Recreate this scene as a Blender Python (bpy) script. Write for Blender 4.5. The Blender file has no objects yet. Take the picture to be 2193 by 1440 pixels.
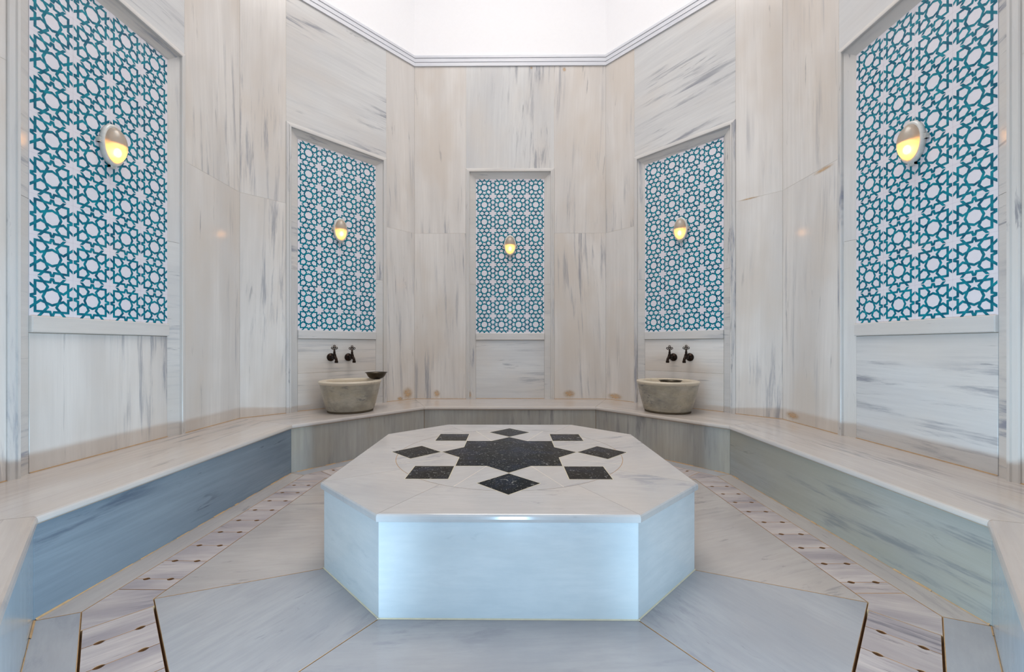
import bpy, math, random
from mathutils import Vector
random.seed(7)
S = bpy.context.scene
COL = S.collection

# ------------------------------------------------------------------ camera
F_PX, CX, CY, W, H = 877.45, 1086.9, 740.3, 2193.0, 1440.0
cam = bpy.data.cameras.new('camera')
cam.sensor_fit = 'HORIZONTAL'
cam.sensor_width = 36.0
cam.lens = F_PX / W * 36.0
cam.shift_x = (W / 2 - CX) / W
cam.shift_y = (CY - H / 2) / W
cam.clip_start = 0.02
cam_o = bpy.data.objects.new('camera', cam)
cam_o.location = (0.0102, 0.0, 1.0)
cam_o.rotation_euler = (math.pi / 2, 0, 0.0083)
COL.objects.link(cam_o)
S.camera = cam_o

# ------------------------------------------------------------------ world, light, exposure
S.view_settings.view_transform = 'Standard'
S.view_settings.look = 'None'
S.view_settings.gamma = 1.0
S.view_settings.use_curve_mapping = False
S.view_settings.exposure = 0.0
world = bpy.data.worlds.new('daylight')
S.world = world
world.use_nodes = True
wb = world.node_tree.nodes['Background']
wb.inputs['Color'].default_value = (0.62, 0.80, 1.0, 1)
wb.inputs['Strength'].default_value = 1.0

def area(name, loc, rot, sx, sy, power, color):
    d = bpy.data.lights.new(name, 'AREA')
    d.shape = 'RECTANGLE'
    d.size, d.size_y = sx, sy
    d.energy = power
    d.color = color
    o = bpy.data.objects.new(name, d)
    o.location = loc
    o.rotation_euler = rot
    COL.objects.link(o)
    return o

# daylight falling through the roof lantern; cool daylight from the doorway behind the camera,
# plus stand-in lamps added low at the threshold, so the benches and the platform throw soft shadows on the walls
top = area('roof_lantern_daylight', (0, 2.33, 6.9), (0, 0, 0), 3.0, 3.0, 112, (1.0, 0.955, 0.905))
top.data.spread = math.radians(125)
area('doorway_daylight', (0, -0.32, 1.05), (math.radians(90), 0, 0), 1.1, 1.9, 3, (0.50, 0.76, 1.0))
d = bpy.data.lights.new('daylight_stand_in', 'POINT')
d.energy = 28; d.color = (0.46, 0.74, 1.0); d.shadow_soft_size = 0.07
low = bpy.data.objects.new('daylight_stand_in', d); low.location = (0.02, 0.30, 0.115); COL.objects.link(low)
for sx_ in (-1, 1):                              # spots added to brighten the side walls with more low cool light
    d = bpy.data.lights.new('daylight_stand_in', 'SPOT')
    d.energy = 150; d.color = (0.50, 0.77, 1.0); d.shadow_soft_size = 0.04; d.spot_size = math.radians(86); d.spot_blend = 1.0
    o = bpy.data.objects.new('daylight_stand_in', d); o.location = (0.02 + .05 * sx_, 0.32, 0.115)
    o.rotation_euler = Vector((2.3 * sx_, 1.75, .35)).to_track_quat('-Z', 'Y').to_euler(); COL.objects.link(o)

# ------------------------------------------------------------------ material helpers
def new_mat(name):
    m = bpy.data.materials.new(name)
    m.use_nodes = True
    nt = m.node_tree
    b = nt.nodes['Principled BSDF']
    return m, nt, b

def srgb(r, g, b):
    f = lambda c: c / 12.92 if c <= 0.04045 else ((c + 0.055) / 1.055) ** 2.4
    return (f(r / 255), f(g / 255), f(b / 255), 1)

def plain(name, rgb, rough=0.5, metal=0.0, emit=None, strength=0, bump=0, vary=0.1):
    m, nt, b = new_mat(name)
    b.inputs['Base Color'].default_value = srgb(*rgb)
    b.inputs['Roughness'].default_value = rough
    b.inputs['Metallic'].default_value = metal
    if emit:
        b.inputs['Emission Color'].default_value = srgb(*emit)
        b.inputs['Emission Strength'].default_value = strength
    N = nt.nodes
    n = N.new('ShaderNodeTexNoise'); n.inputs['Scale'].default_value = 40
    tc = N.new('ShaderNodeTexCoord'); nt.links.new(tc.outputs['Object'], n.inputs['Vector'])
    mx = N.new('ShaderNodeMix'); mx.data_type = 'RGBA'
    mx.inputs['A'].default_value = srgb(*[c * (1 - vary) for c in rgb]); mx.inputs['B'].default_value = srgb(*[min(255, c * (1 + vary / 2)) for c in rgb])
    nt.links.new(n.outputs['Fac'], mx.inputs['Factor']); nt.links.new(mx.outputs['Result'], b.inputs['Base Color'])
    if bump:
        bp = N.new('ShaderNodeBump'); bp.inputs['Strength'].default_value = bump; bp.inputs['Distance'].default_value = 0.002
        nt.links.new(n.outputs['Fac'], bp.inputs['Height']); nt.links.new(bp.outputs['Normal'], b.inputs['Normal'])
    return m

def marble(name, light, dark, vein=(120, 122, 132), veins=0.5, warm=None, warm_amt=0.0, rough=0.12,
           scale=1.0, stretch=0.1, soft=0.6, spec=0.5):
    """polished marble; UV in metres, V runs along the veins"""
    m, nt, b = new_mat(name)
    N, L = nt.nodes, nt.links
    uv = N.new('ShaderNodeUVMap'); uv.uv_map = 'UVMap'
    def mapping(sx, sy):
        mp = N.new('ShaderNodeMapping'); mp.inputs['Scale'].default_value = (sx, sy, 1)
        L.new(uv.outputs['UV'], mp.inputs['Vector']); return mp.outputs['Vector']
    def noise(vec, sc, det, rg=0.55, dist=0.0):
        n = N.new('ShaderNodeTexNoise'); n.inputs['Scale'].default_value = sc * scale
        n.inputs['Detail'].default_value = det; n.inputs['Roughness'].default_value = rg
        n.inputs['Distortion'].default_value = dist
        L.new(vec, n.inputs['Vector']); return n.outputs['Fac']
    def ramp(v, a, c, inv=False):
        r = N.new('ShaderNodeMapRange'); r.interpolation_type = 'SMOOTHSTEP'
        r.inputs['From Min'].default_value = a; r.inputs['From Max'].default_value = c
        if inv: r.inputs['To Min'].default_value = 1; r.inputs['To Max'].default_value = 0
        L.new(v, r.inputs['Value']); return r.outputs['Result']
    def mul(a, c):
        mm = N.new('ShaderNodeMath'); mm.operation = 'MULTIPLY'
        for i, x in enumerate((a, c)):
            if isinstance(x, (int, float)): mm.inputs[i].default_value = x
            else: L.new(x, mm.inputs[i])
        return mm.outputs[0]
    def mix(f, a, c):
        mm = N.new('ShaderNodeMix'); mm.data_type = 'RGBA'
        if isinstance(f, (int, float)): mm.inputs['Factor'].default_value = f
        else: L.new(f, mm.inputs['Factor'])
        for k, x in (('A', a), ('B', c)):
            if isinstance(x, tuple): mm.inputs[k].default_value = x
            else: L.new(x, mm.inputs[k])
        return mm.outputs['Result']
    broad = ramp(noise(mapping(1, stretch * 2.2), 3.2, 5), 0.32, 0.68)
    fine = ramp(noise(mapping(1, stretch * 0.45), 40, 5, 0.65), 0.30, 0.70)
    c = mix(mul(broad, soft), srgb(*light), srgb(*dark))
    c = mix(mul(fine, 0.42), c, srgb(*dark))
    if warm:
        w = ramp(noise(mapping(1, 0.45), 1.7, 3), 0.42, 0.68)
        c = mix(mul(w, warm_amt), c, srgb(*warm))
    clus = ramp(noise(mapping(1, 0.35), 1.5, 2), 0.46, 0.64)
    thin = ramp(noise(mapping(1, stretch * 0.9), 17, 8, 0.66, 0.3), 0.50, 0.66)
    c = mix(mul(mul(clus, thin), veins), c, srgb(*vein))
    hair = ramp(noise(mapping(1, stretch * 1.1), 21, 5, 0.65, 0.8), 0.60, 0.70)
    c = mix(mul(mul(hair, ramp(noise(mapping(1, .5), 2.3, 2), .48, .62)), veins * 0.75), c, srgb(*[x * 0.8 for x in vein]))
    L.new(c, b.inputs['Base Color'])
    rr = N.new('ShaderNodeMapRange'); rr.inputs['To Min'].default_value = rough * 0.75; rr.inputs['To Max'].default_value = rough * 1.35
    L.new(noise(mapping(1, 1), 9, 4), rr.inputs['Value']); L.new(rr.outputs['Result'], b.inputs['Roughness'])
    b.inputs['Specular IOR Level'].default_value = spec
    bp = N.new('ShaderNodeBump'); bp.inputs['Strength'].default_value = 0.06; bp.inputs['Distance'].default_value = 0.01
    L.new(noise(mapping(1, 1), 5, 2), bp.inputs['Height']); L.new(bp.outputs['Normal'], b.inputs['Normal'])
    return m

M = {}
M['wall'] = marble('wall_marble', (230, 225, 220), (206, 200, 195), (134, 136, 146), 0.7, (208, 196, 184), 0.65, 0.12, stretch=0.06, soft=.8)
M['wall_grey'] = marble('grey_veined_marble', (220, 219, 217), (194, 193, 194), (118, 121, 134), 0.75, (212, 202, 192), 0.45, 0.12, stretch=0.08)
M['frame'] = marble('frame_marble', (216, 212, 208), (197, 194, 192), (132, 136, 150), 0.9, (210, 200, 188), 0.35, 0.16)
M['crown'] = marble('crown_marble', (230, 230, 234), (212, 213, 220), (170, 174, 188), 0.5, (222, 218, 216), 0.2, 0.2)
M['bench'] = marble('bench_marble', (196, 188, 182), (172, 164, 160), (126, 124, 130), 0.7, (194, 178, 160), 0.35, 0.16)
M['riser'] = marble('riser_marble', (180, 178, 172), (140, 138, 134), (100, 102, 108), 0.6, (172, 160, 138), 0.45, 0.14)
M['riser_blue'] = marble('blue_grey_marble', (126, 136, 144), (92, 102, 114), (72, 82, 98), 0.9, (138, 148, 154), 0.3, 0.14)
M['riser_green'] = marble('green_grey_marble', (164, 162, 156), (138, 136, 130), (112, 112, 114), 0.7, (158, 148, 126), 0.5, 0.14)
M['riser_pale'] = marble('pale_blue_marble', (176, 190, 198), (152, 168, 180), (130, 142, 156), 0.4, (176, 184, 186), 0.3, 0.14)
M['platform'] = marble('platform_marble', (194, 191, 190), (174, 172, 172), (124, 129, 142), 0.6, (200, 189, 178), 0.3, 0.14, stretch=0.3)
M['platform_side'] = marble('platform_side_marble', (206, 209, 210), (184, 191, 194), (166, 174, 182), 0.3, (202, 203, 198), 0.3, 0.17, stretch=0.35)
M['floor'] = marble('floor_marble', (170, 171, 174), (146, 148, 154), (130, 130, 140), 0.45, (184, 174, 168), 0.25, 0.16, stretch=0.3)
M['floor_side'] = marble('side_floor_marble', (182, 176, 172), (158, 152, 150), (120, 118, 122), 0.75, (192, 178, 166), 0.3, 0.16, stretch=0.2)
M['drain'] = marble('striped_drain_marble', (198, 188, 184), (150, 142, 146), (112, 106, 116), 0.8, (202, 188, 178), 0.3, 0.2, scale=2.2, soft=.95)
M['basin'] = marble('basin_marble', (190, 182, 166), (148, 142, 130), (96, 100, 102), 1.0, (176, 162, 134), 0.5, 0.32, scale=3.4, stretch=0.3, soft=.9)
M['basin_rim'] = marble('basin_rim_marble', (212, 200, 180), (190, 178, 160), (176, 168, 152), 0.3, (214, 196, 166), 0.4, 0.28, scale=2)
M['plaster'] = plain('white_plaster', (247, 245, 246), 0.7, vary=0.01)
M['grout'] = plain('pale_grout', (176, 160, 140), 0.8)
M['pale_joint'] = plain('pale_wall_joint', (208, 200, 190), 0.8)
M['rust'] = plain('rusty_grout', (178, 144, 104), 0.8, vary=.2)
M['tan'] = plain('tan_grout', (222, 212, 198), 0.8)
M['dark_backing'] = plain('dark_joint', (118, 110, 102), 0.9)  # dark tone of the wall backing and jamb returns
M['core'] = plain('rough_core', (150, 140, 130), 0.9)
M['hole_rust'] = plain('rusty_hole_edge', (168, 124, 84), 0.9)
M['drain_bed'] = plain('rusty_drain_bed', (134, 96, 60), 0.9)
M['glaze'] = plain('white_glaze', (226, 222, 228), 0.12, vary=0.02)
M['tile_joint'] = plain('tile_joint', (204, 198, 205), 0.6)
M['bronze'] = plain('dark_bronze', (40, 29, 23), 0.36, 0.85)
M['copper'] = plain('tarnished_copper', (66, 60, 50), 0.38, 0.8, bump=0.4)
M['ring'] = plain('white_enamel', (214, 212, 206), 0.25)
M['gold'] = plain('cream_inlay_edge', (205, 196, 170), 0.4)
M['rubber'] = plain('dark_foot_joint', (92, 80, 62), 0.8)

def teal():
    m, nt, b = new_mat('turquoise_glaze'); N, L = nt.nodes, nt.links
    uv = N.new('ShaderNodeUVMap'); uv.uv_map = 'UVMap'
    n = N.new('ShaderNodeTexNoise'); n.inputs['Scale'].default_value = 26; n.inputs['Detail'].default_value = 3
    L.new(uv.outputs['UV'], n.inputs['Vector'])
    mp = N.new('ShaderNodeMapRange'); mp.inputs['From Min'].default_value = .34; mp.inputs['From Max'].default_value = .66
    L.new(n.outputs['Fac'], mp.inputs['Value'])
    mx = N.new('ShaderNodeMix'); mx.data_type = 'RGBA'
    mx.inputs['A'].default_value = srgb(0, 84, 110); mx.inputs['B'].default_value = srgb(0, 134, 150)
    L.new(mp.outputs['Result'], mx.inputs['Factor']); L.new(mx.outputs['Result'], b.inputs['Base Color'])
    b.inputs['Roughness'].default_value = 0.12; b.inputs['Specular IOR Level'].default_value = 0.3
    return m
M['teal'] = teal()

def black_marble():
    m, nt, b = new_mat('black_marble'); N, L = nt.nodes, nt.links
    tc = N.new('ShaderNodeTexCoord')
    def fleck(sc, dist, lo, hi, off):
        mp = N.new('ShaderNodeMapping'); mp.inputs['Location'].default_value = (off, off * 2, 0); L.new(tc.outputs['Object'], mp.inputs['Vector'])
        n = N.new('ShaderNodeTexNoise'); n.inputs['Scale'].default_value = sc; n.inputs['Detail'].default_value = 8
        n.inputs['Roughness'].default_value = .7; n.inputs['Distortion'].default_value = dist
        L.new(mp.outputs['Vector'], n.inputs['Vector'])
        r = N.new('ShaderNodeMapRange'); r.interpolation_type = 'SMOOTHSTEP'
        r.inputs['From Min'].default_value = lo; r.inputs['From Max'].default_value = hi
        L.new(n.outputs['Fac'], r.inputs['Value']); return r.outputs['Result']
    def mix(f, a, c):
        mm = N.new('ShaderNodeMix'); mm.data_type = 'RGBA'; L.new(f, mm.inputs['Factor'])
        for k, x in (('A', a), ('B', c)):
            if isinstance(x, tuple): mm.inputs[k].default_value = x
            else: L.new(x, mm.inputs[k])
        return mm.outputs['Result']
    c = mix(fleck(6, .5, .45, .7, 3), srgb(18, 17, 16), srgb(34, 40, 56))
    c = mix(fleck(30, 3.0, .565, .68, 9), c, srgb(150, 150, 146))
    L.new(c, b.inputs['Base Color'])
    b.inputs['Roughness'].default_value = 0.18; b.inputs['Specular IOR Level'].default_value = 0.06
    return m
M['black'] = black_marble()

def frosted():
    m = bpy.data.materials.new('frosted_lamp_glass'); m.use_nodes = True
    nt = m.node_tree; N, L = nt.nodes, nt.links
    for n in list(N):
        if n.type != 'OUTPUT_MATERIAL': N.remove(n)
    out = [n for n in N if n.type == 'OUTPUT_MATERIAL'][0]
    tr = N.new('ShaderNodeBsdfTranslucent'); tr.inputs['Color'].default_value = (0.93, 0.88, 0.80, 1)
    df = N.new('ShaderNodeBsdfDiffuse'); df.inputs['Color'].default_value = (0.62, 0.58, 0.52, 1)
    gl = N.new('ShaderNodeBsdfGlossy'); gl.inputs['Roughness'].default_value = 0.28; gl.inputs['Color'].default_value = (.9, .9, .88, 1)
    rf = N.new('ShaderNodeBsdfRefraction'); rf.inputs['IOR'].default_value = 1.08; rf.inputs['Roughness'].default_value = 0.5; rf.inputs['Color'].default_value = (.95, .92, .86, 1)
    m0 = N.new('ShaderNodeMixShader'); m0.inputs[0].default_value = 0.55; L.new(tr.outputs[0], m0.inputs[1]); L.new(rf.outputs[0], m0.inputs[2])
    a = N.new('ShaderNodeMixShader'); a.inputs[0].default_value = 0.38; L.new(m0.outputs[0], a.inputs[1]); L.new(df.outputs[0], a.inputs[2])
    fr = N.new('ShaderNodeFresnel'); fr.inputs['IOR'].default_value = 1.6
    c = N.new('ShaderNodeMixShader'); L.new(fr.outputs[0], c.inputs[0]); L.new(a.outputs[0], c.inputs[1]); L.new(gl.outputs[0], c.inputs[2])
    L.new(c.outputs[0], out.inputs['Surface'])
    return m
M['frosted'] = frosted()
M['bulb'] = plain('glowing_bulb', (255, 214, 140), 0.5, emit=(255, 178, 92), strength=19)

def stain():
    m, nt, b = new_mat('rust_stain'); N, L = nt.nodes, nt.links
    uv = N.new('ShaderNodeUVMap'); uv.uv_map = 'UVMap'
    ln = N.new('ShaderNodeVectorMath'); ln.operation = 'LENGTH'; L.new(uv.outputs['UV'], ln.inputs[0])
    n = N.new('ShaderNodeTexNoise'); n.inputs['Scale'].default_value = 2.5; n.inputs['Detail'].default_value = 4; L.new(uv.outputs['UV'], n.inputs['Vector'])
    r = N.new('ShaderNodeMapRange'); r.interpolation_type = 'SMOOTHSTEP'; r.inputs['From Min'].default_value = 1.0; r.inputs['From Max'].default_value = .2
    L.new(ln.outputs['Value'], r.inputs['Value'])
    mm = N.new('ShaderNodeMath'); mm.operation = 'MULTIPLY'; L.new(r.outputs['Result'], mm.inputs[0]); L.new(n.outputs['Fac'], mm.inputs[1])
    b.inputs['Base Color'].default_value = srgb(214, 172, 118); b.inputs['Roughness'].default_value = .4
    L.new(mm.outputs[0], b.inputs['Alpha'])
    return m
M['stain'] = stain()

# ------------------------------------------------------------------ mesh helpers
class Frame:
    """O origin, U/V axes in the face, N out of the face"""
    def __init__(s, O, U, V, Nn):
        s.O, s.U, s.V, s.N = Vector(O), Vector(U).normalized(), Vector(V).normalized(), Vector(Nn).normalized()
    def p(s, u, v, w=0.0):
        return s.O + s.U * u + s.V * v + s.N * w
WORLD = Frame((0, 0, 0), (1, 0, 0), (0, 1, 0), (0, 0, 1))

def inset(poly, d):
    """CCW polygon inset; d is one distance or one per edge i -> i+1"""
    n = len(poly)
    if isinstance(d, (int, float)): d = [d] * n
    lines = []
    for i in range(n):
        a, b = poly[i], poly[(i + 1) % n]
        ex, ey = b[0] - a[0], b[1] - a[1]
        l = math.hypot(ex, ey) or 1e-9
        ex, ey = ex / l, ey / l
        lines.append((a[0] - ey * d[i], a[1] + ex * d[i], ex, ey))
    out = []
    for i in range(n):
        x1, y1, ax, ay = lines[i - 1]
        x2, y2, bx, by = lines[i]
        den = ax * by - ay * bx
        if abs(den) < 1e-6:
            out.append((x2, y2)); continue
        t = ((x2 - x1) * by - (y2 - y1) * bx) / den
        out.append((x1 + ax * t, y1 + ay * t))
    return out

def ccw(poly):
    a = sum(poly[i - 1][0] * poly[i][1] - poly[i][0] * poly[i - 1][1] for i in range(len(poly)))
    return list(poly) if a > 0 else list(reversed(poly))

class MB:
    def __init__(s):
        s.v, s.f, s.uv, s.m, s.sm, s.mats = [], [], [], [], [], []
    def mi(s, mat):
        if mat not in s.mats: s.mats.append(mat)
        return s.mats.index(mat)
    def face(s, pts, uvs, mat, smooth=False):
        i = len(s.v)
        s.v += [tuple(p) for p in pts]
        s.f.append(list(range(i, i + len(pts))))
        s.uv.append(uvs); s.m.append(s.mi(mat)); s.sm.append(smooth)
    def slab(s, poly, levels, fr, mat, rot=0.0, nose=None, joint=0.12, cap=True, bottom=False, side=None):
        """poly in (u,v); levels [(inset, w)] from back to front; nose = set of edges that take the full inset"""
        src = list(poly); poly = ccw(poly)
        if nose is not None and poly != src:
            n = len(src); nose = {(n - 2 - e) % n for e in nose}
        ou, ov = random.uniform(0, 60), random.uniform(0, 60)
        c, sn = math.cos(rot), math.sin(rot)
        def uvof(u, v, w=0): return (u * c - v * sn + ou + w * .3, u * sn + v * c + ov + w * .3)
        rings = []
        for ins, w in levels:
            d = ins if nose is None else [ins if i in nose else ins * joint for i in range(len(poly))]
            q = inset(poly, d)
            rings.append([(x, y, w) for x, y in q])
        n = len(poly)
        for a, b in zip(rings, rings[1:]):
            for i in range(n):
                j = (i + 1) % n
                q = [a[i], a[j], b[j], b[i]]
                s.face([fr.p(*x) for x in q], [uvof(*x) for x in q], side or mat)
        if cap: s.face([fr.p(*x) for x in rings[-1]], [uvof(*x) for x in rings[-1]], mat)
        if bottom: s.face([fr.p(*x) for x in reversed(rings[0])], [uvof(*x) for x in reversed(rings[0])], mat)
    def quad(s, pts3, mat, rot=0.0):
        a, b, d = Vector(pts3[0]), Vector(pts3[1]), Vector(pts3[-1])
        U = (b - a).normalized(); V = (d - a); V = (V - U * V.dot(U)).normalized()
        ou, ov = random.uniform(0, 60), random.uniform(0, 60); c, sn = math.cos(rot), math.sin(rot)
        uv = []
        for p in pts3:
            x = Vector(p) - a; u, v = x.dot(U), x.dot(V)
            uv.append((u * c - v * sn + ou, u * sn + v * c + ov))
        s.face(pts3, uv, mat)
    def lathe(s, prof, C, A, mat, n=40, sx=1.0, X=None, smooth=True):
        """prof [(r, h)] about axis A through C"""
        A = Vector(A).normalized(); C = Vector(C)
        X = Vector(X).normalized() if X is not None else A.orthogonal().normalized()
        Y = A.cross(X)
        base = len(s.v)
        for r, h in prof:
            for k in range(n):
                t = 2 * math.pi * k / n
                s.v.append(tuple(C + A * h + X * (r * sx * math.cos(t)) + Y * (r * math.sin(t))))
        acc = 0; vs = [0]
        for a, b in zip(prof, prof[1:]):
            acc += math.hypot(a[0] - b[0], a[1] - b[1]); vs.append(acc)
        ou, ov = random.uniform(0, 60), random.uniform(0, 60)
        R = max(p[0] for p in prof)
        for i in range(len(prof) - 1):
            for k in range(n):
                k2 = (k + 1) % n
                s.f.append([base + i * n + k, base + i * n + k2, base + (i + 1) * n + k2, base + (i + 1) * n + k])
                u0, u1 = k / n * 6.28 * R, (k + 1) / n * 6.28 * R
                s.uv.append([(vs[i] + ou, u0 + ov), (vs[i] + ou, u1 + ov), (vs[i + 1] + ou, u1 + ov), (vs[i + 1] + ou, u0 + ov)])
                s.m.append(s.mi(mat)); s.sm.append(smooth)
    def tube(s, pts, radii, mat, n=14, closed=False):
        pts = [Vector(p) for p in pts]
        if isinstance(radii, (int, float)): radii = [radii] * len(pts)
        m = len(pts); base = len(s.v); ref = None
        for i, p in enumerate(pts):
            if closed: t = pts[(i + 1) % m] - pts[i - 1]
            else: t = pts[min(i + 1, m - 1)] - pts[max(i - 1, 0)]
            t.normalize()
            if ref is None: ref = t.orthogonal().normalized()
            ref = (ref - t * ref.dot(t)).normalized()
            b = t.cross(ref)
            for k in range(n):
                a = 2 * math.pi * k / n
                s.v.append(tuple(p + (ref * math.cos(a) + b * math.sin(a)) * radii[i]))
        for i in range(m if closed else m - 1):
            j = (i + 1) % m
            for k in range(n):
                k2 = (k + 1) % n
                s.f.append([base + i * n + k, base + i * n + k2, base + j * n + k2, base + j * n + k])
                s.uv.append([(0, 0)] * 4); s.m.append(s.mi(mat)); s.sm.append(True)
        if not closed:
            for i, rev in ((0, True), (m - 1, False)):
                q = [base + i * n + k for k in range(n)]
                if rev: q.reverse()
                s.f.append(q); s.uv.append([(0, 0)] * n); s.m.append(s.mi(mat)); s.sm.append(False)
    def build(s, name, parent=None):
        me = bpy.data.meshes.new(name)
        me.from_pydata(s.v, [], s.f)
        ul = me.uv_layers.new(name='UVMap')
        k = 0
        for uvs in s.uv:
            for u in uvs:
                ul.data[k].uv = u; k += 1
        for mt in s.mats: me.materials.append(mt)
        me.polygons.foreach_set('material_index', s.m)
        me.polygons.foreach_set('use_smooth', s.sm)
        me.update()
        o = bpy.data.objects.new(name, me)
        COL.objects.link(o)
        if parent is not None:
            o.parent = parent
            o.matrix_parent_inverse = parent.matrix_basis.inverted()
        return o

def empty(name, loc):
    o = bpy.data.objects.new(name, None); o.location = loc; o.empty_display_size = 0.1
    COL.objects.link(o); return o
def tag(o, label, cat, group=None):
    o['label'] = label; o['category'] = cat; o['kind'] = 'thing'
    if group: o['group'] = group
    return o
def structure(o):
    o['kind'] = 'structure'; return o

# ------------------------------------------------------------------ plan (metres)
YC = 2.33                       # depth of the room's centre
BENCH_Z, SLAB_T = 0.379, 0.029
OCT = [(-1.71, 1.477), (-1.697, 3.187), (-0.863, 4.139), (0.863, 4.139), (1.697, 3.187), (1.71, 1.477), (0.93, 0.70), (-0.93, 0.70)]
WALL = [(-2.299, 1.266), (-2.299, 3.470), (-1.112, 4.761), (1.112, 4.761), (2.299, 3.470), (2.299, 1.266), (1.112, -0.03), (-1.112, -0.03)]
CROWN_Z, CEIL_Z, JOINT_Z = 4.248, 6.95, 2.305
TILE, T_BOT = 0.2, 1.1454
T_TOP = T_BOT + 9 * TILE
def offs(poly, d):              # offset a clockwise plan polygon inwards by d
    r = list(reversed(poly)); q = inset(r, d); return list(reversed(q))

# ------------------------------------------------------------------ walls
WOUT = offs(WALL, -0.25); WMID = offs(WALL, -0.045)
names = ['wall_left', 'wall_back_left', 'wall_back', 'wall_back_right', 'wall_right', 'wall_front_right', 'wall_front', 'wall_front_left']
frames = []
for i in range(8):
    a, b = Vector(WALL[i]), Vector(WALL[(i + 1) % 8])
    d = (b - a).normalized()
    fr = Frame((a.x, a.y, 0), (d.x, d.y, 0), (0, 0, 1), (d.y, -d.x, 0))
    frames.append((fr, (b - a).length))
SLV = [(0.0009, -0.02), (0.0009, -0.0004), (0.0014, 0.0)]
N_OUT = 0.512
def rect(u0, v0, u1, v1): return [(u0, v0), (u1, v0), (u1, v1), (u0, v1)]
HALFPI = math.pi / 2
STAINS = {2: ((1.742, 4.205, .028, .035), (1.36, 4.226, .02, .02), (.26, .44, .05, .06), (.64, .43, .03, .06), (1.80, .44, .09, .06)),
          1: ((1.66, .45, .085, .09), (1.56, .40, .05, .03)), 3: ((.12, .42, .12, .05), (1.50, 2.305, .10, .010)), 4: ((.12, .43, .10, .04), (.45, 2.29, .12, .02))}
for i in range(8):
    fr, L = frames[i]
    mb = MB()
    a, b = WMID[i], WMID[(i + 1) % 8]; ao, bo = WOUT[i], WOUT[(i + 1) % 8]
    def P(q, z): return (q[0], q[1], z)
    if i != 6:
        for q in ([P(a, -.05), P(b, -.05), P(b, CEIL_Z + .2), P(a, CEIL_Z + .2)],
                  [P(bo, -.05), P(ao, -.05), P(ao, CEIL_Z + .2), P(bo, CEIL_Z + .2)],
                  [P(a, -.05), P(a, CEIL_Z + .2), P(ao, CEIL_Z + .2), P(ao, -.05)],
                  [P(b, -.05), P(bo, -.05), P(bo, CEIL_Z + .2), P(b, CEIL_Z + .2)],
                  [P(a, CEIL_Z + .2), P(b, CEIL_Z + .2), P(bo, CEIL_Z + .2), P(ao, CEIL_Z + .2)]):
            mb.quad(q, M['dark_backing'])
    def bk(u0, v0, u1, v1, w=-0.0009):          # grout behind the joints
        mb.quad([fr.p(u0, v0, w), fr.p(u1, v0, w), fr.p(u1, v1, w), fr.p(u0, v1, w)], M['pale_joint'])
    if i <= 4:
        c = L / 2
        lo = BENCH_Z + .0002
        wm = M['wall']
        ve = lambda: random.uniform(-.05, .05)
        for (u0, u1) in ((0, c - N_OUT), (c + N_OUT, L)):
            mb.slab(rect(u0, lo, u1, JOINT_Z), SLV, fr, wm, ve(), side=M['pale_joint'])
            mb.slab(rect(u0, JOINT_Z, u1, CROWN_Z + .01), SLV, fr, wm, ve(), side=M['pale_joint'])
            bk(u0, lo, u1, CROWN_Z)
        r = ve() if i == 2 else HALFPI + random.uniform(-.12, .12)
        mb.slab(rect(c - N_OUT, T_TOP + N_OUT - .4, c + N_OUT, CROWN_Z + .01), SLV, fr, M['wall_grey'], r, side=M['pale_joint'])
        bk(c - N_OUT, T_TOP + N_OUT - .4, c + N_OUT, CROWN_Z)
    elif i in (5, 7):
        lo = BENCH_Z + .0002
        for k in range(3):
            u0, u1 = L * k / 3, L * (k + 1) / 3
            mb.slab(rect(u0, lo, u1, JOINT_Z), SLV, fr, M['wall'], 0)
            mb.slab(rect(u0, JOINT_Z, u1, CROWN_Z + .01), SLV, fr, M['wall'], 0)
        bk(0, lo, L, CROWN_Z)
    else:                                       # front wall with the doorway the camera stands in
        c = L / 2; dw, dh = 0.62, 2.2
        for (u0, u1, v0, v1) in ((0, c - dw, 0, CEIL_Z), (c + dw, L, 0, CEIL_Z), (c - dw, c + dw, dh, CEIL_Z)):
            mb.slab(rect(u0, v0, u1, v1), [(0, -0.2), (0, -0.022)], fr, M['plaster'], 0, bottom=True)
            mb.slab(rect(u0, v0, u1, min(v1, CROWN_Z)), SLV, fr, M['wall'], 0)
    for (u, v, ru, rv) in STAINS.get(i, ()):     # rust marks seeping from the joints
        mb.face([fr.p(u + a * ru, v + b2 * rv, .0006) for a, b2 in ((-1, -1), (1, -1), (1, 1), (-1, 1))], [(-1, -1), (1, -1), (1, 1), (-1, 1)], M['stain'])
    # plaster above the crown
    mb.slab(rect(0, CROWN_Z + .01, L, CEIL_Z + .1), [(0, -0.03), (0, 0.0)], fr, M['plaster'])
    structure(mb.build(names[i]))

# stepped crown moulding round the whole room
mb = MB()
prof = [(-.01, 4.246), (.011, 4.246), (.012, 4.247), (.012, 4.286), (.008, 4.288), (.008, 4.290), (.016, 4.291), (.016, 4.330),
        (.012, 4.332), (.012, 4.334), (.020, 4.335), (.021, 4.337), (.021, 4.362), (.014, 4.373), (-.01, 4.373)]
rings = [[(x, y, z) for x, y in offs(WALL, d)] for d, z in prof]
for i in range(8):
    j = (i + 1) % 8; ou = random.uniform(0, 50); Lw = frames[i][1]
    for k in range(len(prof) - 1):
        A_, B_ = rings[k], rings[k + 1]
        mb.face([A_[i], A_[j], B_[j], B_[i]], [(ou + k * .03, 0), (ou + k * .03, Lw), (ou + k * .03 + .03, Lw), (ou + k * .03 + .03, 0)], M['crown'])
structure(mb.build('trim_1'))

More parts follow.
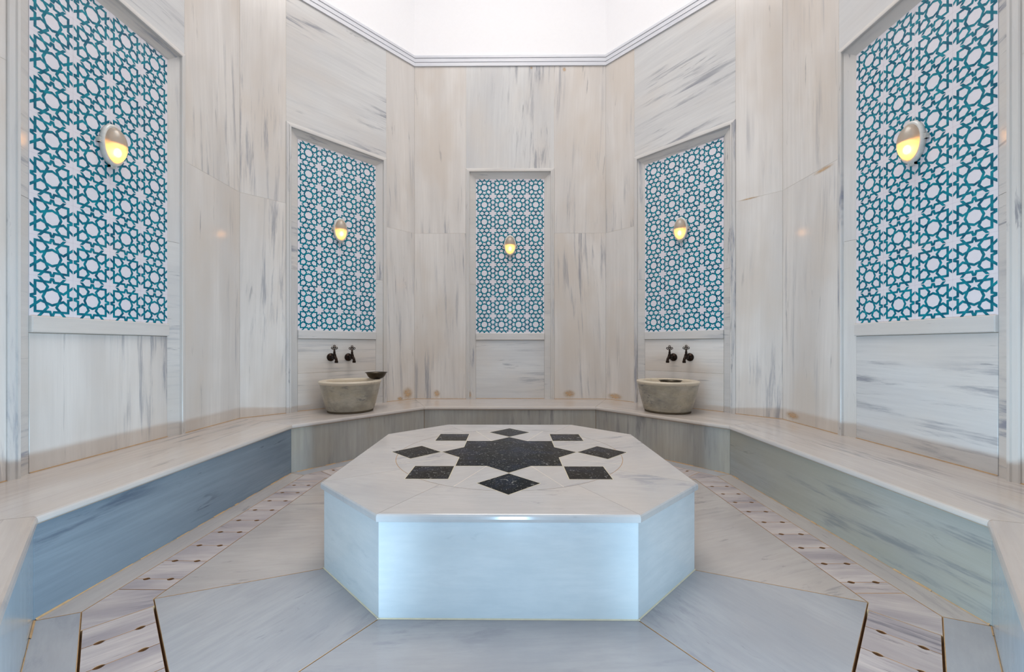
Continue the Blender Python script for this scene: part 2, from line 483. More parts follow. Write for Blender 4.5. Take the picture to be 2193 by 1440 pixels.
# ceiling with an open octagonal roof lantern
mb = MB()
outer = offs(WALL, -.2); cxy = (0, YC)
inner = [(cxy[0] + (p[0]) * .52, cxy[1] + (p[1] - YC) * .52) for p in WALL]
for z, flip in ((CEIL_Z, False), (CEIL_Z + .2, True)):
    for i in range(8):
        j = (i + 1) % 8
        q = [(*outer[i], z), (*outer[j], z), (*inner[j], z), (*inner[i], z)]
        mb.quad(q if not flip else q[::-1], M['plaster'])
for i in range(8):
    j = (i + 1) % 8
    mb.quad([(*inner[i], CEIL_Z), (*inner[j], CEIL_Z), (*inner[j], CEIL_Z + .5), (*inner[i], CEIL_Z + .5)], M['plaster'])
structure(mb.build('ceiling'))

# ------------------------------------------------------------------ tiled niches
def clip(q, e):
    for ax in (0, 1):
        for sg in (1, -1):
            out = []
            for m in range(len(q)):
                a, b = q[m - 1], q[m]
                da, db = e - sg * a[ax], e - sg * b[ax]
                if (da < 0) != (db < 0):
                    t = da / (da - db); out.append((a[0] + (b[0] - a[0]) * t, a[1] + (b[1] - a[1]) * t))
                if db >= 0: out.append(b)
            q = out
    return q

def tile_strokes(mb, fr, u0, v0, w):
    """turquoise strapwork of one tile; (u0, v0) = tile centre"""
    t = TILE; hw = 0.031
    R = 0.208; d = R / math.sqrt(2)
    def ext(x): return R - (R - d) / d * x
    px = 0.262; py = ext(px)
    paths = []
    # octagon plus the straps that leave it at the diagonal corners
    octp = [(R * math.sin(k * math.pi / 4), R * math.cos(k * math.pi / 4)) for k in range(8)]
    paths.append((octp, True))
    end = (0.56, 0.352)
    for q in range(4):
        for fx in (1, -1):
            path = [(d, d), (px, py), end]
            path = [(x, y) if fx == 1 else (y, x) for x, y in path]
            for _ in range(q): path = [(y, -x) for x, y in path]
            paths.append((path, False))
    # square frame with a pointed spike in the middle of each side
    f = 0.377; fr_path = []
    for q in range(4):
        seg = [(-f, f), (-0.047, f), (-0.003, 0.51)]
        seg2 = [(0.003, 0.51), (0.047, f), (f, f)]
        for _ in range(q):
            seg = [(y, -x) for x, y in seg]; seg2 = [(y, -x) for x, y in seg2]
        paths.append((seg, False)); paths.append((seg2, False))
    uo, vo = random.uniform(0, 9), random.uniform(0, 9)
    lift = 0
    for path, closed in paths:
        n = len(path); lift += 1
        nrm = []
        for i in range(n):
            a = path[i - 1] if (i > 0 or closed) else None
            b = path[i]; c = path[(i + 1) % n] if (i < n - 1 or closed) else None
            def nn(p, q):
                l = math.hypot(q[0] - p[0], q[1] - p[1]); return (-(q[1] - p[1]) / l, (q[0] - p[0]) / l)
            if a is None: m_ = nn(b, c); s_ = 1
            elif c is None: m_ = nn(a, b); s_ = 1
            else:
                n1, n2 = nn(a, b), nn(b, c); mx, my = n1[0] + n2[0], n1[1] + n2[1]; l = math.hypot(mx, my)
                m_ = (mx / l, my / l); s_ = 1 / max(.35, m_[0] * n1[0] + m_[1] * n1[1])
            nrm.append((m_[0] * s_, m_[1] * s_))
        # square ends on the tile edge
        for i in range(n if closed else n - 1):
            j = (i + 1) % n
            q = []
            for k, sg in ((i, 1), (i, -1), (j, -1), (j, 1)):
                x = path[k][0] + nrm[k][0] * hw * sg; y = path[k][1] + nrm[k][1] * hw * sg
                q.append((x, y))
            q = clip(q, .489)
            if len(q) < 3: continue
            a_ = sum(q[m - 1][0] * q[m][1] - q[m][0] * q[m - 1][1] for m in range(len(q)))
            if a_ < 0: q.reverse()
            # corners of the square frame are closed by lengthening the stroke
            mb.face([fr.p(u0 + x * t, v0 + y * t, w + lift * 4e-6) for x, y in q],
                    [(u0 + x * t + uo, v0 + y * t + vo) for x, y in q], M['teal'])
    for sx in (1, -1):
        for sy in (1, -1):
            q = [(sx * (f - hw), sy * (f - hw)), (sx * (f + hw), sy * (f - hw)), (sx * (f + hw), sy * (f + hw)), (sx * (f - hw), sy * (f + hw))]
            q = ccw(q)
            mb.face([fr.p(u0 + x * t, v0 + y * t, w + 9e-5) for x, y in q], [(u0 + x * t + uo, v0 + y * t + vo) for x, y in q], M['teal'])

REC = -0.028                    # depth of the tile face behind the wall face
def niche(i, label):
    fr, L = frames[i]; c = L / 2
    base = fr.p(c, BENCH_Z, 0)
    root = tag(empty('tiled_niche', base), label, 'wall niche', 'star-tiled niches')
    # tiles
    mb = MB()
    mb.slab(rect(c - .4, T_BOT, c + .4, T_TOP), [(0, REC - .012), (0, REC)], fr, M['glaze'])
    for col in range(4):
        for row in range(9):
            tile_strokes(mb, fr, c - .4 + (col + .5) * TILE, T_BOT + (row + .5) * TILE, REC + 0.0004)
    for k in range(1, 4):
        u = c - .4 + k * TILE
        mb.quad([fr.p(u - .0006, T_BOT, REC + .0002), fr.p(u + .0006, T_BOT, REC + .0002), fr.p(u + .0006, T_TOP, REC + .0002), fr.p(u - .0006, T_TOP, REC + .0002)], M['tile_joint'])
    for k in range(1, 9):
        v = T_BOT + k * TILE
        mb.quad([fr.p(c - .4, v - .0006, REC + .0002), fr.p(c + .4, v - .0006, REC + .0002), fr.p(c + .4, v + .0006, REC + .0002), fr.p(c - .4, v + .0006, REC + .0002)], M['tile_joint'])
    mb.build('tile_panel', root)
    # lower marble panel
    mb = MB()
    zm = 0.735
    if i in (1, 3):
        mb.slab(rect(c - .4, BENCH_Z, c + .4, zm), [(0, REC - .014), (.0006, REC - .001), (.002, REC)], fr, M['wall'], HALFPI, side=M['pale_joint'])
        mb.slab(rect(c - .4, zm, c + .4, 1.062), [(0, REC - .014), (.0006, REC - .001), (.002, REC)], fr, M['wall'], HALFPI, side=M['pale_joint'])
    else:
        mb.slab(rect(c - .4, BENCH_Z, c + .4, 1.062), [(0, REC - .014), (.0006, REC - .001), (.002, REC)], fr, M['wall'] if i == 0 else M['wall_grey'], 0 if i == 0 else HALFPI)
    mb.quad([fr.p(c - .4, BENCH_Z, REC - .004), fr.p(c + .4, BENCH_Z, REC - .004), fr.p(c + .4, 1.07, REC - .004), fr.p(c - .4, 1.07, REC - .004)], M['grout'])
    mb.build('lower_panel', root)
    # sill board
    mb = MB()
    mb.slab(rect(c - .4, 1.064, c + .4, T_BOT), [(0, REC - .01), (0, REC + .012), (.004, REC + .017)], fr, M['frame'], HALFPI, bottom=True)
    mb.build('sill', root)
    # splayed jambs and head
    zj = 1.712
    for sg in (-1, 1):
        mb = MB()
        for v0, v1, vi in ((BENCH_Z, zj, zj), (zj + .0015, T_TOP + .07, T_TOP)):
            a = fr.p(c + sg * .47, v0, 0.0); b = fr.p(c + sg * .401, v0, REC - .002)
            top_b = fr.p(c + sg * .401, vi if vi != zj else v1, REC - .002); top_a = fr.p(c + sg * .47, v1, 0.0)
            q = [b, a, top_a, top_b] if sg > 0 else [a, b, top_b, top_a]
            mb.quad(q, M['frame'], random.choice((0, HALFPI)))
        q = [fr.p(c + sg * .401, BENCH_Z, REC - .002), fr.p(c + sg * .395, BENCH_Z, REC - .014), fr.p(c + sg * .395, T_TOP, REC - .014), fr.p(c + sg * .401, T_TOP, REC - .002)]
        mb.quad(q, M['dark_backing'])
        mb.build('jamb', root)
    mb = MB()
    q = [fr.p(c - .401, T_TOP, REC - .002), fr.p(c + .401, T_TOP, REC - .002), fr.p(c + .47, T_TOP + .07, 0.0), fr.p(c - .47, T_TOP + .07, 0.0)]
    mb.quad(q, M['frame'], HALFPI)
    mb.build('head', root)
    # stepped moulding: up the left, across, down the right
    mb = MB()
    pr = [(.470, -.006), (.470, .016), (.473, .020), (.484, .020), (.487, .013), (.490, .013), (.508, .010), (.512, .006), (.512, -.006)]
    def path(o): return [(-o, BENCH_Z), (-o, T_TOP + o - .4), (o, T_TOP + o - .4), (o, BENCH_Z)]
    lens = [T_TOP - BENCH_Z, .95, T_TOP - BENCH_Z]
    for s_ in range(3):
        ou = random.uniform(0, 50)
        for (o1, w1), (o2, w2) in zip(pr, pr[1:]):
            p1, p2 = path(o1), path(o2)
            q = [p1[s_], p1[s_ + 1], p2[s_ + 1], p2[s_]]; ws = [w1, w1, w2, w2]
            pts = [fr.p(c + x, z, w) for (x, z), w in zip(q, ws)]
            mb.face(pts, [(ou + o1, 0), (ou + o1, lens[s_]), (ou + o2, lens[s_]), (ou + o2, 0)], M['frame'])
    mb.build('moulding', root)
    return root
niche(0, 'framed niche of turquoise star tiles on the left wall, over plain pale marble')
niche(1, 'framed niche of turquoise star tiles above the basin with the bowl on its rim')
niche(2, 'narrow framed niche of turquoise star tiles in the middle of the back wall')
niche(3, 'framed niche of turquoise star tiles above the right-hand marble basin')
niche(4, 'framed niche of turquoise star tiles on the right wall, over dark-streaked marble')

# ------------------------------------------------------------------ oval bulkhead lamps
def oval(r, k): return r
def lamp(i, v, label):
    fr, L = frames[i]; c = L / 2
    root = tag(empty('bulkhead_lamp', fr.p(c, v, REC)), label, 'wall lamp', 'oval wall lamps')
    C = fr.p(c, v, REC)
    sx = 1.72
    mb = MB()
    mb.lathe([(0, .0), (.062, .0), (.068, .004), (.070, .020), (.069, .030), (.062, .034), (.057, .030), (.0, .028)], C, fr.N, M['ring'], 48, sx, fr.V)
    mb.build('housing', root)
    mb = MB()
    prof = [(.0585 * math.cos(a), .030 + .056 * math.sin(a)) for a in [k / 14 * HALFPI for k in range(15)]]
    mb.lathe(prof, C, fr.N, M['frosted'], 48, sx, fr.V)
    g = mb.build('glass_dome', root); g['label'] = 'frosted glass dome glowing warm at its lower end'
    hold = MB()
    hold.lathe([(0, 0), (.02, 0), (.02, .03), (0, .03)], C + fr.V * .002 + fr.N * .046, fr.V, M['ring'], 20)
    hold.lathe([(0, 0), (.046, 0), (.046, .002), (0, .002)], C + fr.V * (-.002) + fr.N * .046, fr.V, M['ring'], 24, .8, fr.N)  # divider disc added to keep the glow in the lower half
    hold = hold.build('bulb_holder', root)
    mb = MB()
    Cb = C - fr.V * .042 + fr.N * .046
    prof = [(.017 * math.cos(a), .026 * math.sin(a)) for a in [-HALFPI + k / 10 * math.pi for k in range(11)]]
    mb.lathe(prof, Cb, fr.V, M['bulb'], 20, 1, fr.N)
    mb.build('bulb', hold)
    for du, dv, a in ((-.073, -.0, 0), (.073, 0, 0), (0, -.122, 1)):
        mb = MB()
        for k in range(4):
            o_ = (k - 1.5) * .007
            if a == 0: u0, u1, v0, v1 = du - .010, du + .010, dv + o_ - .0025, dv + o_ + .0025
            else: u0, u1, v0, v1 = du + o_ - .0025, du + o_ + .0025, dv - .010, dv + .010
            mb.slab(rect(c + u0, v + v0, c + u1, v + v1), [(0, REC), (0, REC + .022), (.0008, REC + .024)], fr, M['ring'])
        u0, u1, v0, v1 = (du - .008, du + .008, dv - .013, dv + .013) if a == 0 else (du - .013, du + .013, dv - .008, dv + .008)
        mb.slab(rect(c + u0, v + v0, c + u1, v + v1), [(0, REC), (0, REC + .018), (.001, REC + .019)], fr, M['ring'])
        mb.build('clip', root)
LZ = 2.165
lamp(0, LZ, 'glowing oval wall lamp on the left wall niche, large and nearest the left edge')
lamp(1, LZ, 'glowing oval wall lamp on the niche above the basin with the bowl on its rim')
lamp(2, LZ, 'small glowing oval wall lamp on the middle niche of the back wall')
lamp(3, LZ, 'glowing oval wall lamp on the niche above the right-hand basin')
lamp(4, LZ, 'glowing oval wall lamp on the right wall niche, large and nearest the right edge')

# ------------------------------------------------------------------ bench
bench = tag(empty('marble_bench', (0, YC + 1.8, 0)), 'long pale marble bench running round the foot of all the walls', 'bench')
NEAR_L, NEAR_R = (-1.112, -0.02), (1.112, -0.02)
Wi = offs(WALL, -0.032)
def slab_poly(i):
    a, b = OCT[i], OCT[(i + 1) % 8]; wa, wb = Wi[i], Wi[(i + 1) % 8]
    return [a, b, wb, wa]
NOSE = [(.006, BENCH_Z - SLAB_T), (.001, BENCH_Z - SLAB_T + .004), (0, BENCH_Z - .020), (.002, BENCH_Z - .010), (.006, BENCH_Z - .003), (.013, BENCH_Z)]
rots = {0: 0.0, 1: -.72, 2: HALFPI, 3: .72, 4: 0.0}
riser_m = {0: M['riser_blue'], 1: M['riser'], 2: M['riser'], 3: M['riser'], 4: M['riser_green'], 5: M['riser_pale'], 7: M['riser_pale']}
for i in (7, 0, 1, 2, 3, 4, 5):
    if i == 7: poly = [(-0.93, 0.70), OCT[0], Wi[0], NEAR_L, (-.93, -.02)]; nose = {0}
    elif i == 5: poly = [OCT[5], (0.93, 0.70), (.93, -.02), NEAR_R, Wi[5]]; nose = {0}
    else: poly = slab_poly(i); nose = {0}
    rot = -math.atan2(OCT[(i + 1) % 8][1] - OCT[i][1], OCT[(i + 1) % 8][0] - OCT[i][0]) + HALFPI
    mb = MB()
    mb.slab(poly, NOSE, WORLD, M['bench'], rot, nose=nose, joint=.1, bottom=True)
    s_ = mb.build('seat_slab', bench)
    # riser panel, set back under the nose
    a, b = Vector(OCT[i]), Vector(OCT[(i + 1) % 8])
    d = (b - a).normalized(); nin = Vector((d.y, -d.x))
    L = (b - a).length
    f = Frame((a.x - nin.x * .012, a.y - nin.y * .012, 0), (d.x, d.y, 0), (0, 0, 1), (nin.x, nin.y, 0))
    mb = MB()
    e = .004
    mb.slab(rect(-e, 0, L + e, BENCH_Z - SLAB_T), [(0, -.02), (0, -.001), (.0015, 0)], f, riser_m[i], HALFPI if i in (0, 4) else 0)
    mb.quad([f.p(-.02, 0, -.006), f.p(L + .02, 0, -.006), f.p(L + .02, BENCH_Z - SLAB_T, -.006), f.p(-.02, BENCH_Z - SLAB_T, -.006)], M['rust'])
    r_ = mb.build('riser', bench)
    if i == 0: r_['label'] = 'blue-grey marble front panel along the left wall'
# rusty sealant lines of the bench: along the walls, under the nose and at the floor
mb = MB()
for i in (7, 0, 1, 2, 3, 4, 5):
    a, b = Wi[i], Wi[(i + 1) % 8]
    fr, L = frames[i]
    c = L / 2
    for u0, u1, w in (((0, c - N_OUT, 0), (c + N_OUT, L, 0), (c - .4, c + .4, REC)) if i <= 4 else ((0, L, 0),)):
        mb.quad([fr.p(u0, BENCH_Z + .0006, w + .006), fr.p(u1, BENCH_Z + .0006, w + .006), fr.p(u1, BENCH_Z + .004, w + .0005), fr.p(u0, BENCH_Z + .004, w + .0005)], M['rust'])
    A2, B2 = Vector(OCT[i]), Vector(OCT[(i + 1) % 8]); d = (B2 - A2).normalized(); n2 = Vector((d.y, -d.x)); L2 = (B2 - A2).length
    f = Frame((A2.x - n2.x * .012, A2.y - n2.y * .012, 0), (d.x, d.y, 0), (0, 0, 1), (n2.x, n2.y, 0))
    k = 0.0; rnd = random.Random(i)
    while k < L2:                                # uneven bead of rust at the floor
        k2 = min(L2, k + rnd.uniform(.03, .09)); h = rnd.choice((.002, .003, .004, .006))
        mb.quad([f.p(k, .0005, h), f.p(k2, .0005, h), f.p(k2, h, .0006), f.p(k, h, .0006)], M['rust']); k = k2
    mb.quad([f.p(0, BENCH_Z - SLAB_T - .0035, .0012), f.p(L2, BENCH_Z - SLAB_T - .0035, .0012), f.p(L2, BENCH_Z - SLAB_T - .0002, .003), f.p(0, BENCH_Z - SLAB_T - .0002, .003)], M['rust'])
s_ = mb.build('rusty_sealant', bench); s_['label'] = 'rust-coloured joint lines'

# ------------------------------------------------------------------ platform (navel stone)
PY = 2.325; PZ = 0.3883; PA, PS, PW, PX = 0.845, 0.500, 0.8416, 0.479
plat = tag(empty('navel_stone', (0, PY, 0)), 'big octagonal marble platform with black star inlay in the middle of the floor', 'platform')
P8 = [(-PX, -PA), (PX, -PA), (PW, -PS), (PW, PS), (PX, PA), (-PX, PA), (-PW, PS), (-PW, -PS)]   # CCW
PF = Frame((0, PY, 0), (1, 0, 0), (0, 1, 0), (0, 0, 1))
RC = 0.628; ICY = 0.025
for i in range(8):
    a, b = P8[i], P8[(i + 1) % 8]
    ta, tb = math.atan2(a[1] - ICY, a[0]), math.atan2(b[1] - ICY, b[0])
    if tb < ta: tb += 2 * math.pi
    arc = [(RC * math.cos(tb + (ta - tb) * k / 14), ICY + RC * math.sin(tb + (ta - tb) * k / 14)) for k in range(15)]
    mb = MB()
    T = .031
    mb.slab([a, b] + arc, [(.006, PZ - T), (.001, PZ - T + .003), (0, PZ - .018), (.001, PZ - .008), (.004, PZ - .002), (.008, PZ)],
            PF, M['platform'], random.uniform(1.2, 1.9), nose={0}, joint=.09, bottom=True)
    mb.build('top_slab', plat)
    e = Vector((b[0] - a[0], b[1] - a[1])); Ls = e.length; e.normalize(); n = Vector((e.y, -e.x))
    f = Frame((a[0] - n.x * .014, a[1] - n.y * .014 + PY, 0), (e.x, e.y, 0), (0, 0, 1), (n.x, n.y, 0))
    t = .014 * math.tan(math.radians(22))
    mb = MB()
    mb.slab(rect(t * .9, 0, Ls - t * .9, PZ - T), [(0, -.02), (0, -.0015), (.0015, 0)], f, M['platform_side'], HALFPI)
    mb.quad([f.p(0, .0006, .004), f.p(Ls, .0006, .004), f.p(Ls, .004, .0003), f.p(0, .004, .0003)], M['gold'])
    s_ = mb.build('side_panel', plat)
mb = MB()
core = inset(ccw(P8), .022)
mb.slab(core, [(0, 0), (0, PZ - .033)], PF, M['tan'])
core2 = inset(ccw(P8), .03)
mb.slab(core2, [(0, PZ - .033), (0, PZ - .0012)], PF, M['rust'])
core3 = inset(ccw(P8), .0158)
mb.slab(core3, [(0, 0), (0, PZ - .033)], PF, M['tan'])
mb.build('core', plat)
mb = MB()
disc = [((RC - .002) * math.cos(k / 72 * 2 * math.pi), ICY + (RC - .002) * math.sin(k / 72 * 2 * math.pi)) for k in range(72)]
mb.slab(disc, [(0, PZ - .02), (.0005, PZ - .0002)], PF, M['platform'], 1.0)
sq = []
RS = 0.383
for k in range(8):                                # joints between the squares
    an = k * math.pi / 4 + math.pi / 8
    c_, s2 = math.cos(an), math.sin(an)
    p0, p1 = (.262 * c_, ICY + .262 * s2), ((RC - .004) * c_, ICY + (RC - .004) * s2)
    h = .0012
    q = [(p0[0] + s2 * h, p0[1] - c_ * h), (p1[0] + s2 * h, p1[1] - c_ * h), (p1[0] - s2 * h, p1[1] + c_ * h), (p0[0] - s2 * h, p0[1] + c_ * h)]
    mb.slab(q, [(0, PZ - .001), (0, PZ + .0001)], PF, M['tan'])
mb.build('centre_disc', plat)
def inlay(poly, name):
    mb = MB()
    g = inset(ccw(poly), -.0035)
    mb.slab(g, [(0, PZ - .001), (0, PZ + .0002)], PF, M['gold'])
    mb.slab(poly, [(0, PZ - .001), (0, PZ + .0004)], PF, M['black'])
    o = mb.build(name, plat); return o
star = []
for k in range(16):
    an = k * math.pi / 8
    r = RS if k % 2 == 0 else RS * math.cos(math.pi / 4) / math.cos(math.pi / 8)
    star.append((r * math.cos(an), ICY + r * math.sin(an)))
o = inlay(star, 'star_inlay'); o['label'] = 'black eight-pointed star'
for k in range(8):
    an = k * math.pi / 4; rr = RS + .008 + .1414
    cx_, cy_ = rr * math.cos(an), ICY + rr * math.sin(an)
    q = [(cx_ + .1395 * math.cos(an + m * HALFPI), cy_ + .1395 * math.sin(an + m * HALFPI)) for m in range(4)]
    o = inlay(q, 'square_inlay')
    o['label'] = 'small black marble square'

# ------------------------------------------------------------------ floor
O1 = offs(OCT, .11); I1 = offs(OCT, .31)
O0 = offs(OCT, -.012)
mb = MB()
mb.quad([(-2.6, -.4, -.06), (2.6, -.4, -.06), (2.6, 5.0, -.06), (-2.6, 5.0, -.06)], M['core'])
def ringquads(A_, B_, z, mat):
    for i in range(8):
        j = (i + 1) % 8
        mb.quad([(*A_[i], z), (*A_[j], z), (*B_[j], z), (*B_[i], z)], mat)
ringquads(O0, O1, -.003, M['rust'])
FL = [(0, -.045), (0.0012, -.0012), (.0024, 0.0)]
body = [(x, y + PY) for x, y in inset(ccw(P8), .014)]
bodyc = body                                     # front-left, front-right, right-near ...
match = {0: (7, 6), 1: (6, 7)}
# border strips between channel and bench
for i in range(8):
    j = (i + 1) % 8
    rot = -math.atan2(OCT[j][1] - OCT[i][1], OCT[j][0] - OCT[i][0]) + HALFPI
    mb.slab([O0[i], O0[j], O1[j], O1[i]], FL, WORLD, M['floor_side'] if i in (0, 4) else M['floor'], rot, side=M['rust'])
# central slabs: each between one side of the platform and the channel
bl = {'fl': body[0], 'fr': body[1], 'rn': body[2], 'rf': body[3], 'br': body[4], 'bl': body[5], 'lf': body[6], 'ln': body[7]}
seq = ['ln', 'lf', 'bl', 'br', 'rf', 'rn', 'fr', 'fl']       # same order as OCT
pts = [bl[k] for k in seq]
for i in range(8):
    j = (i + 1) % 8
    rot = {0: 1.45, 4: 1.2, 7: .5, 5: -.5, 6: 1.5}.get(i, .3)
    mt = M['floor_side'] if i in (0, 4, 1, 3) else M['floor']
    mb.slab([I1[i], I1[j], pts[j], pts[i]], FL, WORLD, mt, rot, side=M['rust'])
mb.slab(ccw(I1), [(0, -.05), (.004, -.003)], WORLD, M['rust'])
# channel: rusty bed
for i in range(8):
    j = (i + 1) % 8
    mb.quad([(*O1[i], -.035), (*O1[j], -.035), (*I1[j], -.035), (*I1[i], -.035)], M['drain_bed'])
# doorway floor
mb.slab([(-.93, -.3), (.93, -.3), (.93, .70), (-.93, .70)], FL, WORLD, M['floor'], 0.2)
# corner pieces and drain slabs
drains = []
PITCH, WID = .147, .2
def seg_dir(i):
    j = (i + 1) % 8
    a, b = Vector(I1[i]), Vector(I1[j]); d = (b - a).normalized(); n = Vector((-d.y, d.x)); return a, b, d, n, (b - a).length
START = {0: .073, 1: .073, 2: .073, 3: .073, 4: .073, 5: .063, 6: .07, 7: None}
def ends(i):
    """s of first plain joint and last plain joint on segment i, measured from its first corner"""
    L = seg_dir(i)[4]
    return .060, L - .060
for i in range(8):
    # corner piece at vertex i, between segment i-1 and i
    h = (i - 1) % 8
    a, b, d, n, L = seg_dir(i); a0, b0, d0, n0, L0 = seg_dir(h)
    s0 = ends(i)[0]; s1 = ends(h)[1]
    poly = [tuple(a), tuple(a + d * s0), tuple(a + d * s0 + n * WID), O1[i], tuple(a0 + d0 * s1 + n0 * WID), tuple(a0 + d0 * s1)]
    mb.slab(poly, FL, WORLD, M['drain'], {0: 1.25, 5: 1.9}.get(i, 1.57), side=M['rust'])
structure(mb.build('floor'))

ordn = ['first', 'second', 'third', 'fourth', 'fifth', 'sixth', 'seventh', 'eighth', 'ninth', 'tenth', 'eleventh', 'twelfth']
def drain_slab(i, s0, s1, na, nb, label, gap):
    a, b, d, n, L = seg_dir(i)
    f = Frame((a.x, a.y, 0), (d.x, d.y, 0), (n.x, n.y, 0), (0, 0, 1))
    g = .0012
    def edge(s, sgn, notch):
        """points from inner side to outer side along the joint at s"""
        out = [(s, gap)]
        if notch:
            for cc in (.048, .152):
                for k in range(7):
                    t = k / 6; x = cc - .0145 + .029 * t
                    out.append((s + sgn * .0082 * math.sin(math.pi * t) ** .8, x))
        out.append((s, WID - gap)); return out
    left = edge(s0 + g, 1, na); right = edge(s1 - g, -1, nb)
    poly = left[::-1] + right     # u along channel, v outwards
    mb = MB()
    poly = ccw(poly)
    mb.slab(poly, [(0, -.024), (0, -.0006), (.0005, 0.0)], f, M['drain'], .08 * random.uniform(-1, 1), side=M['hole_rust'])
    if gap < .003:                               # mud-filled joints
        spans = ((gap, .0315), (.0645, .1355), (.1685, WID - gap)) if nb else ((gap, WID - gap),)
        for y0, y1 in spans:
            mb.quad([f.p(s1 - g, y0, -.0007), f.p(s1 + g * .9, y0, -.0007), f.p(s1 + g * .9, y1, -.0007), f.p(s1 - g, y1, -.0007)], M['rust'])
        for y0, y1 in ((.0004, gap), (WID - gap, WID - .0004)):
            mb.quad([f.p(s0, y0, -.0007), f.p(s1, y0, -.0007), f.p(s1, y1, -.0007), f.p(s0, y1, -.0007)], M['rust'])
    elif nb:
        mb.quad([f.p(s1 - g, .0645, -.0007), f.p(s1 + g * .9, .0645, -.0007), f.p(s1 + g * .9, .1355, -.0007), f.p(s1 - g, .1355, -.0007)], M['rust'])
    o = mb.build('drain_cover')
    tag(o, label, 'drain cover', 'marble drain covers')
    return o
def run(i, reverse, where, first=None, count=None, gap=.0015):
    L = seg_dir(i)[4]; lo, hi = ends(i)
    if reverse: cuts = [hi]
    else: cuts = [lo]
    step = -1 if reverse else 1
    s = cuts[0] + step * (first if first else .076); cuts.append(s)
    while True:
        s += step * PITCH
        if (s - hi) * step > -.05 if not reverse else (lo - s) > -.05: break
        cuts.append(s)
        if count and len(cuts) > count: break
    if not count: cuts.append(lo if reverse else hi)
    m = len(cuts) - 1
    for k in range(m):
        s0, s1 = sorted((cuts[k], cuts[k + 1]))
        nk, nk1 = k > 0, (k + 1 < m or bool(count))
        na, nb = (nk, nk1) if not reverse else (nk1, nk)
        drain_slab(i, s0, s1, na, nb, where % ordn[k], gap)
run(0, False, 'striped marble drain cover beside the left bench, %s in the row from the near corner')
run(4, True, 'striped marble drain cover beside the right bench, %s in the row from the near corner')
run(1, False, 'small marble drain cover before the back-left diagonal bench, %s from the left corner')
run(3, True, 'small marble drain cover before the back-right diagonal bench, %s from the right corner')
run(7, True, 'striped marble drain cover at the bottom left edge of the floor, %s from the bend', first=.125, count=5, gap=.006)
run(5, False, 'striped marble drain cover at the bottom right edge of the floor, %s from the bend', first=.125, count=5, gap=.006)

# ------------------------------------------------------------------ basins
def basin(x, y, label, deep):
    root = tag(empty('marble_basin', (x, y, BENCH_Z)), label, 'basin', 'round marble basins')
    hh = .292
    mb = MB()
    C = (x, y, BENCH_Z)
    mb.lathe([(0, .016), (.205, .016), (.214, .022), (.232, .09), (.252, .17), (.266, .235), (.272, .262)], C, (0, 0, 1), M['basin'], 72)
    mb.build('bowl_body', root)
    mb = MB()
    mb.lathe([(.272, .262), (.279, .272), (.281, .284), (.276, .290), (.268, hh), (.224, hh), (.217, hh - .006), (.213, hh - .02),
              (.205, hh - deep * .6), (.180, hh - deep * .93), (.13, hh - deep), (0, hh - deep)], C, (0, 0, 1), M['basin_rim'], 72)
    mb.build('rim', root)
    mb = MB()
    mb.lathe([(0, 0.0005), (.203, 0.0005), (.206, .004), (.206, .016), (0, .017)], C, (0, 0, 1), M['rubber'], 60)
    mb.build('foot', root)
    return root
BL = (-1.515, 3.885); BR = (1.49, 3.885)
basin(*BL, 'round marble basin on the left bench corner, dark bowl balanced on its rim', .20)
basin(*BR, 'round marble basin at the right bench corner, with blue-grey band and a bowl lying inside', .072)

def bowl(x, y, z, label):
    mb = MB()
    mb.lathe([(0, 0), (.040, 0), (.062, .008), (.080, .026), (.090, .046), (.096, .058), (.107, .063), (.107, .065), (.095, .0605),
              (.088, .047), (.078, .028), (.060, .011), (.038, .004), (0, .004)], (x, y, z), (0, 0, 1), M['copper'], 56)
    return tag(mb.build('metal_bowl'), label, 'bowl', 'dark metal bathing bowls')
bowl(BL[0] + .196, BL[1] + .150, BENCH_Z + .292, 'dark metal bowl balanced on the rim of the left basin')
bowl(BR[0] + .055, BR[1] + .07, BENCH_Z + .292 - .0715, 'dark metal bowl lying inside the right basin, only its rim showing')

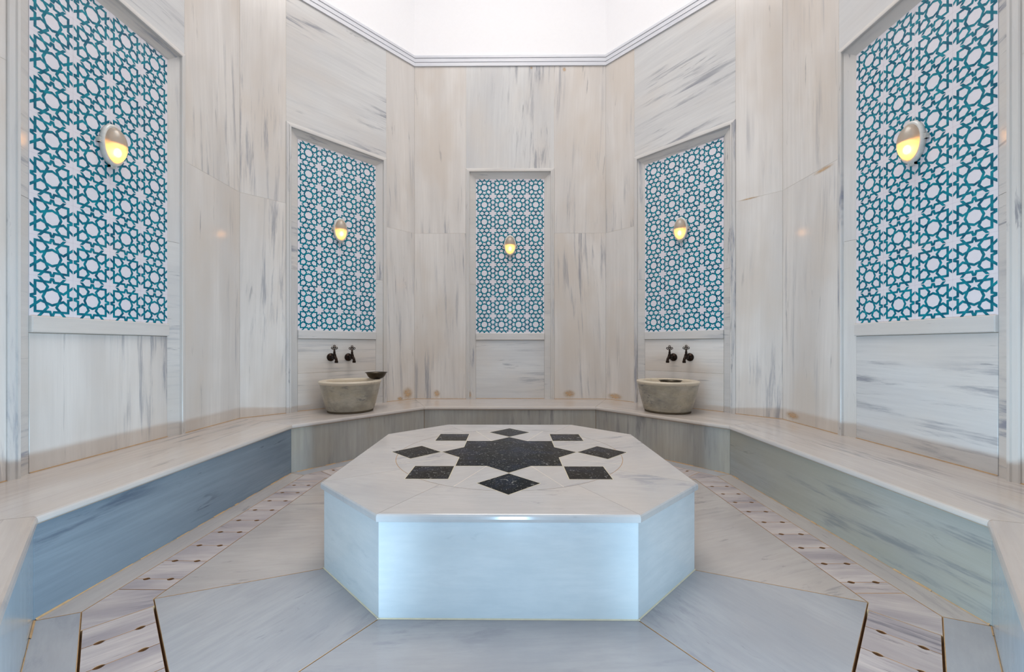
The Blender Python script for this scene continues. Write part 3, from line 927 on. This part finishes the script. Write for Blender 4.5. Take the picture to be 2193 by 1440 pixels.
# ------------------------------------------------------------------ taps
def ring_pts(c, u, v, r, n=16):
    return [c + u * (r * math.cos(2 * math.pi * k / n)) + v * (r * math.sin(2 * math.pi * k / n)) for k in range(n)]
def tap(i, px, label):
    fr, L = frames[i]
    # where the sight line through this pixel column meets the wall panel
    dirx = (px - CX) / F_PX
    th = .0083
    D = Vector((dirx * math.cos(th) - math.sin(th), math.cos(th) + dirx * math.sin(th)))
    O2 = Vector((0.0102, 0)); Pn = Vector((fr.N.x, fr.N.y)); Q = Vector((fr.O.x, fr.O.y)) + Pn * REC
    t = (Q - O2).dot(Pn) / D.dot(Pn); hit = O2 + D * t
    z = 1.0 - (765.3 - CY) / F_PX * t
    C = Vector((hit.x, hit.y, z)); N_, V_ = fr.N, fr.V; U_ = fr.U
    root = tag(empty('wall_tap', C), label, 'tap', 'dark bronze wall taps')
    mb = MB(); mb.lathe([(0, 0), (.039, 0), (.040, .004), (.036, .009), (.030, .010), (.026, .016), (.018, .020), (.014, .022), (0, .022)], C, N_, M['bronze'], 32); mb.build('wall_plate', root)
    mb = MB(); mb.lathe([(0, .02), (.0125, .02), (.012, .03), (.015, .034), (.012, .038), (.0125, .06), (.018, .068), (.021, .083), (.018, .098), (.012, .106), (0, .108)], C, N_, M['bronze'], 24); mb.build('barrel', root)
    K = C + N_ * .084
    mb = MB()
    mb.tube([K + N_ * .005, K + N_ * .024 - V_ * .004, K + N_ * .037 - V_ * .014, K + N_ * .042 - V_ * .028, K + N_ * .043 - V_ * .034, K + N_ * .043 - V_ * .036, K + N_ * .043 - V_ * .054],
            [.014, .0135, .013, .013, .0135, .0165, .0165], M['bronze'])
    mb.build('spout', root)
    mb = MB()
    mb.lathe([(0, .01), (.017, .012), (.017, .024), (.013, .030), (.010, .045), (.012, .050), (.009, .056), (.008, .070), (0, .071)], K, V_, M['bronze'], 20); stem = mb.build('stem', root)
    mb = MB()
    # pierced clover-shaped handle facing the room
    H_ = K + V_ * .088
    S_ = Vector((1, 0, 0)) - N_ * 0
    S_ = (S_ - V_ * S_.dot(V_)).normalized()
    mb.tube([K + V_ * .064, K + V_ * .076], [.0085, .006], M['bronze'], 10)
    for (a, b, r) in ((0, .021, .0092), (-.022, .003, .0092), (.022, .003, .0092), (-.0092, -.004, .0082), (.0092, -.004, .0082), (0, .008, .0075)):
        mb.tube(ring_pts(H_ + S_ * a + V_ * b, S_, V_, r), .0034, M['bronze'], 8, closed=True)
    mb.build('handle', stem)
tap(1, 708.2, 'dark bronze tap over the left basin, the left one of its pair')
tap(1, 745.8, 'dark bronze tap over the left basin, the right one of its pair')
tap(3, 1442.4, 'dark bronze tap over the right basin, the left one of its pair')
tap(3, 1477.6, 'dark bronze tap over the right basin, the right one of its pair')
